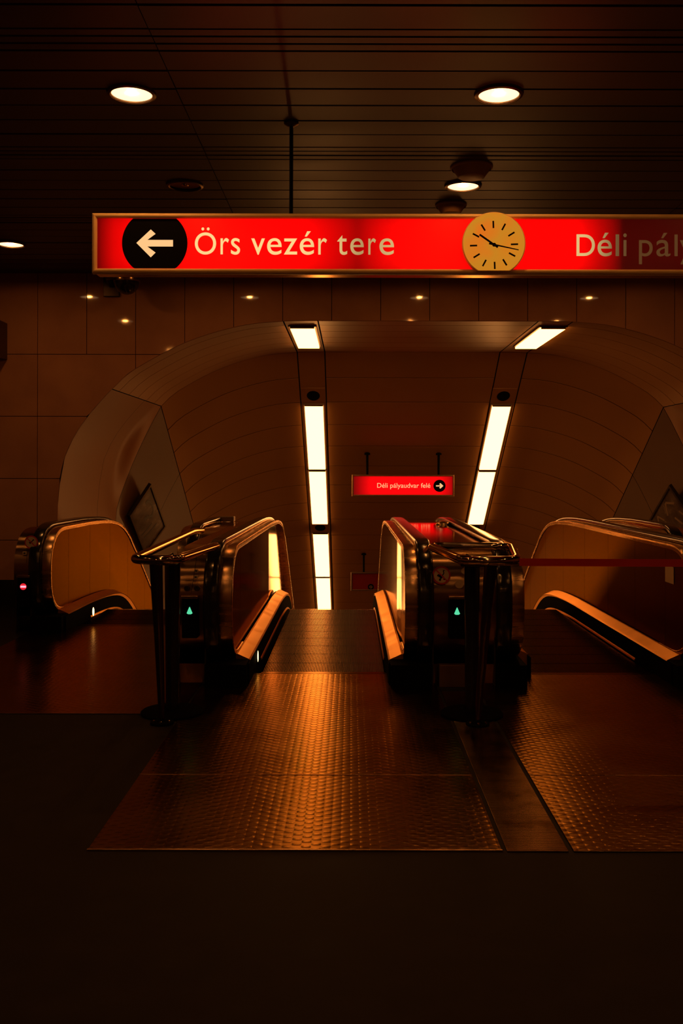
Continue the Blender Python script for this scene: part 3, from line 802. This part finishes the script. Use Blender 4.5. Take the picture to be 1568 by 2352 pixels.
def sticker(parent, px, py, y, r_, kind):
    x, _, z = on_casing(px, py, y)
    st_ = MB().prism([(x + a, z + c) for a, c in disc_poly(r_)], lambda u, v: (u, y + .002, v), lambda u, v: (u, y, v)).build('prohibition_sticker', M['red'], parent)
    MB().prism([(x + a, z + c) for a, c in disc_poly(r_ * .82)], lambda u, v: (u, y, v), lambda u, v: (u, y - .001, v)).build('white_field', M['white'], st_)
    g = MB(); k = r_ / .075
    def stroke(a, b_, w=.004):
        (ax_, az), (bx_, bz) = a, b_; dx, dz = bx_ - ax_, bz - az; l = math.hypot(dx, dz); nx, nz = -dz / l * w, dx / l * w
        g.prism([(x + (ax_ + nx) * k, z + (az + nz) * k), (x + (ax_ - nx) * k, z + (az - nz) * k), (x + (bx_ - nx) * k, z + (bz - nz) * k), (x + (bx_ + nx) * k, z + (bz + nz) * k)], lambda u, v: (u, y - .0012, v), lambda u, v: (u, y - .0025, v))
    def dot(c_, rr): g.prism([(x + c_[0] * k + a, z + c_[1] * k + c) for a, c in disc_poly(rr * k, 16)], lambda u, v: (u, y - .0012, v), lambda u, v: (u, y - .0025, v))
    if kind == 'stroller':
        dot((-.012, -.036), .009); dot((.024, -.030), .009); stroke((-.035, .0), (.016, -.012), .007); stroke((-.012, -.030), (.02, .018)); stroke((.024, -.026), (-.006, .004))
        stroke((.02, .018), (.014, .038)); stroke((.014, .038), (.024, .042)); stroke((-.03, .004), (.006, -.02), .009)
    else:
        stroke((-.02, .02), (.02, -.02), .006); stroke((-.016, -.018), (.02, .022), .005); dot((.024, .026), .008); stroke((0, 0), (-.024, -.002), .005)
    g.build('pictogram', M['black'], st_)
    s2 = MB(); s2.prism([(x - r_ * .62, z + r_ * .52), (x - r_ * .52, z + r_ * .62), (x + r_ * .62, z - r_ * .52), (x + r_ * .52, z - r_ * .62)], lambda u, v: (u, y - .0026, v), lambda u, v: (u, y - .0032, v)); s2.build('slash', M['red'], st_)
FRY = 7.135
indicator(C1, 436, 1403, 7.06, 'up'); indicator(C2, 1050, 1403, 7.06, 'up')
indicator(C0, 54, 1349, 9.42, 'stop', .12, .3)
sticker(C2, 1014, 1321, FRY, .068, 'stroller')
x, y, z = on_casing(1055, 1341, FRY); MB().prism([(x + a, z + c) for a, c in disc_poly(.032, 24)], lambda u, v: (u, y + .002, v), lambda u, v: (u, y - .001, v)).build('round_sticker', M['white'], C2)
x, y, z = on_casing(1066, 1311, FRY); MB().prism([(x + a, z + c) for a, c in disc_poly(.022, 20)], lambda u, v: (u, y + .002, v), lambda u, v: (u, y - .001, v)).build('round_sticker', M['white'], C2)
sticker(C0, 72, 1247, 9.485, .066, 'person')
def key_switch(parent, px, py, y, r_, sq=False):
    x, _, z = on_casing(px, py, y)
    if sq: MB().box(x - r_, x + r_, y - .004, y + .01, z - r_ * .8, z + r_ * .8, .002).build('small_sticker', M['white'], parent); MB().box(x - r_ * .5, x + r_ * .5, y - .006, y - .004, z - r_ * .3, z + r_ * .3).build('sticker_mark', M['black'], parent)
    else: MB().lathe((x, y - .006, z), [(r_, .02), (r_, .002), (r_ * .8, 0), (r_ * .55, 0), (r_ * .5, .004), (.001, .004)], 20, 'Y').build('key_switch', M['darkmetal'], parent)
key_switch(C1, 451, 1312, 7.12, .015, True); key_switch(C1, 450, 1326, 7.12, .015, True)
key_switch(C1, 430, 1352, 7.12, .022); key_switch(C1, 453, 1352, 7.12, .022)
key_switch(C0, 74, 1274, 9.48, .026); key_switch(C0, 57, 1272, 9.48, .02, True); key_switch(C0, 74, 1260, 9.48, .012)
# panel joint lines on casing fronts
for (r, px0, py0, px1, py1, y) in ((C1, 452, 1278, 440, 1362, 7.115), (C0, 63, 1268, 61, 1295, 9.47)):
    a = on_casing(px0, py0, y); c_ = on_casing(px1, py1, y); MB().tube([a, c_], .0018, 6).build('panel_joint', M['black'], r)
# rectangular service cover at the foot of the right casing
x0, _, z0 = on_casing(1010, 1581, 7.14); x1, _, z1 = on_casing(1072, 1528, 7.14)
MB().box(x0, x1 + .02, 7.15, 7.22, 0.0, z1, .003).build('service_cover', M['fixture'], C2)
# small box and green-lit pad on top of casing 1 and dome on top of casing 2
x = (529 - 806) * 11.6 / F; MB().box(x - .10, x + .09, 11.2, 11.35, 1.02, 1.08, .008).build('top_box', M['fixture'], C1)
x = (1013 - 806) * 10.9 / F
MB().lathe((x, 10.6, 1.022), [(.09, 0), (.088, .01), (.07, .028), (.04, .038), (.001, .04)], 28).build('stop_button_dome', M['steel'], C2)
x = (1000 - 806) * 7.4 / F; MB().lathe((x, 7.5, 1.012), [(.095, -.02), (.095, .012), (.08, .018), (.05, .012), (.001, .012)], 30).build('round_lid', M['darkmetal'], C2)

# paper note on right balustrade
x = 1.915 + .632; y_ = x * F / (1538 - 806) ; zc = EYE - (1318 - 1084) * y_ / F
MB().box(x - .004, x - .001, y_ - .10, y_ + .10, zc - .067, zc + .067).build('paper_note', M['paper'], None)
tag(bpy.data.objects['paper_note'], 'small pale paper notice stuck on the belted-off escalator side', 'notice')

# ------------------------------------------------------------------ tube guide rails on posts
def rounded(pts, rad, n=7):
    out = []
    for i, p in enumerate(pts):
        p = Vector(p)
        if i in (0, len(pts) - 1): out.append(p); continue
        a = (Vector(pts[i - 1]) - p); c_ = (Vector(pts[i + 1]) - p); r_ = min(rad, a.length * .45, c_.length * .45)
        pa, pc = p + a.normalized() * r_, p + c_.normalized() * r_
        for k in range(n + 1):
            t = k / n; out.append(pa * (1 - t) ** 2 + p * 2 * t * (1 - t) + pc * t * t)
    return out
ZR = 1.053; RT = .030
def guide(label, xcol, ycol, pts, xf0, xf1, closed=False, ft=None):
    r = thing('guide_rail_post', label, 'railing', (xcol, ycol, 0), group='steel guide rail posts in front of the escalators')
    MB().tube(rounded(pts, .15), RT, 18).build('rail_loop', M['chrome'], r)
    # flat disc base
    MB().lathe((xcol, ycol, .006), [(.205, 0), (.207, .010), (.195, .020), (.07, .024), (.055, .036), (.05, .05), (.001, .05)], 44).build('base_disc', M['skirt'], r)
    # oval column
    n = 24; rings = []
    for z_, sx, sy in ((.03, .045, .060), (.5, .047, .062), (1.0, .052, .066), (1.035, .052, .066)):
        rings.append([(xcol + sx * math.cos(2 * PI * k / n), ycol + sy * math.sin(2 * PI * k / n), z_) for k in range(n)])
    MB().loft(rings, True, True).build('column', M['rubber'], r)
    # tapered steel strut in front
    x0, y0, x1, y1 = ft
    MB().tube([(x0, y0, .012), (x0 + (x1 - x0) * .5, y0 + (y1 - y0) * .5, .55), (x1, y1, ZR - .01)], [.020, .030, .042], 18).build('strut', M['chrome2'], r)
    MB().lathe((x0, y0, .006), [(.075, 0), (.075, .008), (.03, .012), (.02, .03), (.001, .03)], 28).build('strut_foot', M['skirt'], r)
    for a in (-150, -90, -30):
        bx_, by_ = x0 + .055 * math.cos(math.radians(a)), y0 + .055 * math.sin(math.radians(a))
        MB().lathe((bx_, by_, .014), [(.009, 0), (.009, .012), (.005, .016), (.001, .016)], 10).build('bolt', M['chrome'], r)
    # bracket plate under the loop
    MB().box(xcol - .10, xcol + .06, ycol - .22, ycol + .04, ZR - .05, ZR - .026, .006).build('bracket', M['darkmetal'], r)
    MB().tube([(xcol - .06, ycol + .02, ZR - .03), (xcol - .02, ycol + .12, ZR + .0), (xcol + .02, ycol + .02, ZR - .03)], .008, 8).build('brace', M['darkmetal'], r)
    return r
M['chrome2'] = mat('smoky_strut_steel', (.20, .155, .12), .16, metal=1)
G1 = guide('steel guide rail post left of the centre escalator', -1.183, 6.36,
      [(-1.475, 9.46, ZR - .03), (-1.46, 8.9, ZR), (-1.368, 6.0, ZR), (-1.09, 5.98, ZR), (-1.01, 7.16, ZR - .002)], 0, 0, ft=(-1.20, 6.10, -1.225, 6.02))
G2 = guide('steel guide rail post right of the centre escalator, belt tied to it', .800, 6.33,
      [(.80, 6.99, ZR + .012), (.575, 6.99, ZR + .012), (.70, 5.97, ZR), (1.037, 5.96, ZR), (1.168, 6.98, ZR + .012), (.80, 6.99, ZR + .012)], 0, 0, ft=(.806, 6.08, .880, 6.02))
MB().tube([(.572, 6.985, ZR + .012), (.555, 7.10, ZR - .03)], .02, 12).build('end_fixing', M['chrome'], G2)

# belt across the right escalator
rings = []
for i in range(21):
    t = i / 20; x = 1.05 + 2.03 * t; yv = 5.97 + .02 * t; z = 1.046 - .004 * math.sin(PI * t)
    rings.append([(x, yv - .0012, z - .0235), (x, yv + .0012, z - .0235), (x, yv + .0012, z + .0235), (x, yv - .0012, z + .0235)])
bt = MB().loft(rings, False, True).build('barrier_belt', M['belt']); tag(bt, 'taut dark red barrier belt closing the right-hand escalator', 'belt')
# post carrying the belt's far end, outside the frame
g = copy_tree(G1, (0, 0, 0)) if False else None
r = thing('belt_post', 'black belt post at the far end of the red belt', 'post', (3.12, 5.99, 0))
MB().lathe((3.12, 5.99, 0), [(.16, 0), (.16, .012), (.04, .03), (.03, .04), (.03, 1.08), (.034, 1.09), (.001, 1.10)], 28).build('post', M['darkmetal'], r)

# ------------------------------------------------------------------ posters on the shaft side walls
def poster(s, label, marks):
    mx = lambda x: x if s < 0 else 2 * AX - x
    A_, B_, C_, D_ = (-3.43, 14.80, .925), (-3.126, 14.92, 1.42), (-3.126, 16.15, .69), (-3.44, 15.95, .22)
    P = [Vector((mx(p[0]), p[1], p[2])) for p in (A_, B_, C_, D_)]
    nrm = (P[1] - P[0]).cross(P[3] - P[0]).normalized()
    if nrm.x * (-s) < 0: nrm = -nrm
    r = thing('poster_frame', label, 'poster', tuple(P[0]), group=None)
    def uv(u, v, d): p = (P[0] * (1 - u) + P[3] * u) * (1 - v) + (P[1] * (1 - u) + P[2] * u) * v + nrm * d; return tuple(p)
    MB().prism([(0.02, 0.02), (.98, .02), (.98, .98), (.02, .98)], lambda u, v: uv(u, v, -.03), lambda u, v: uv(u, v, .006)).build('print', M['poster'], r)
    for a, c_ in (((0, 0), (1, .045)), ((0, .955), (1, 1)), ((0, .045), (.035, .955)), ((.965, .045), (1, .955))):
        MB().prism([(a[0], a[1]), (c_[0], a[1]), (c_[0], c_[1]), (a[0], c_[1])], lambda u, v: uv(u, v, -.03), lambda u, v: uv(u, v, .022)).build('frame_rail', M['darkmetal'], r)
    for pts, w, m in marks:
        g = MB(); pp = [Vector(uv(u, v, .008)) for u, v in pts]
        for k in range(len(pts) - 1):
            (u0, v0), (u1, v1) = pts[k], pts[k + 1]; l = math.hypot(u1 - u0, v1 - v0); nx, nz = -(v1 - v0) / l * w, (u1 - u0) / l * w
            g.prism([(u0 + nx, v0 + nz), (u0 - nx, v0 - nz), (u1 - nx, v1 - nz), (u1 + nx, v1 + nz)], lambda u, v: uv(u, v, .006), lambda u, v: uv(u, v, .008))
        g.build('printed_mark', M[m], r)
hook = [(.35 + .16 * math.cos(a), .68 + .13 * math.sin(a)) for a in [math.radians(200 - 18 * k) for k in range(15)]] + [(.42, .50), (.40, .40)]
poster(-1, 'framed dark poster with a curled mark on the left shaft wall', [(hook, .03, 'posterink'), ([(.7, .2), (.75, .75)], .012, 'posterink'), ([(.6, .15), (.64, .6)], .010, 'posterink')])
poster(1, 'framed poster with pale slanting strokes on the right shaft wall',
       [([(.1 + .16 * k, .12), (.16 + .16 * k, .40)], .016, 'posterlight') for k in range(5)] + [([(.15, .62), (.3, .85)], .02, 'posterlight'), ([(.3, .85), (.42, .6)], .02, 'posterlight'), ([(.55, .62), (.62, .85), (.74, .6)], .016, 'posterlight')])

# drop helper keys
for o in bpy.data.objects:
    if '_w' in o: del o['_w']
bpy.data.objects.remove(_root)
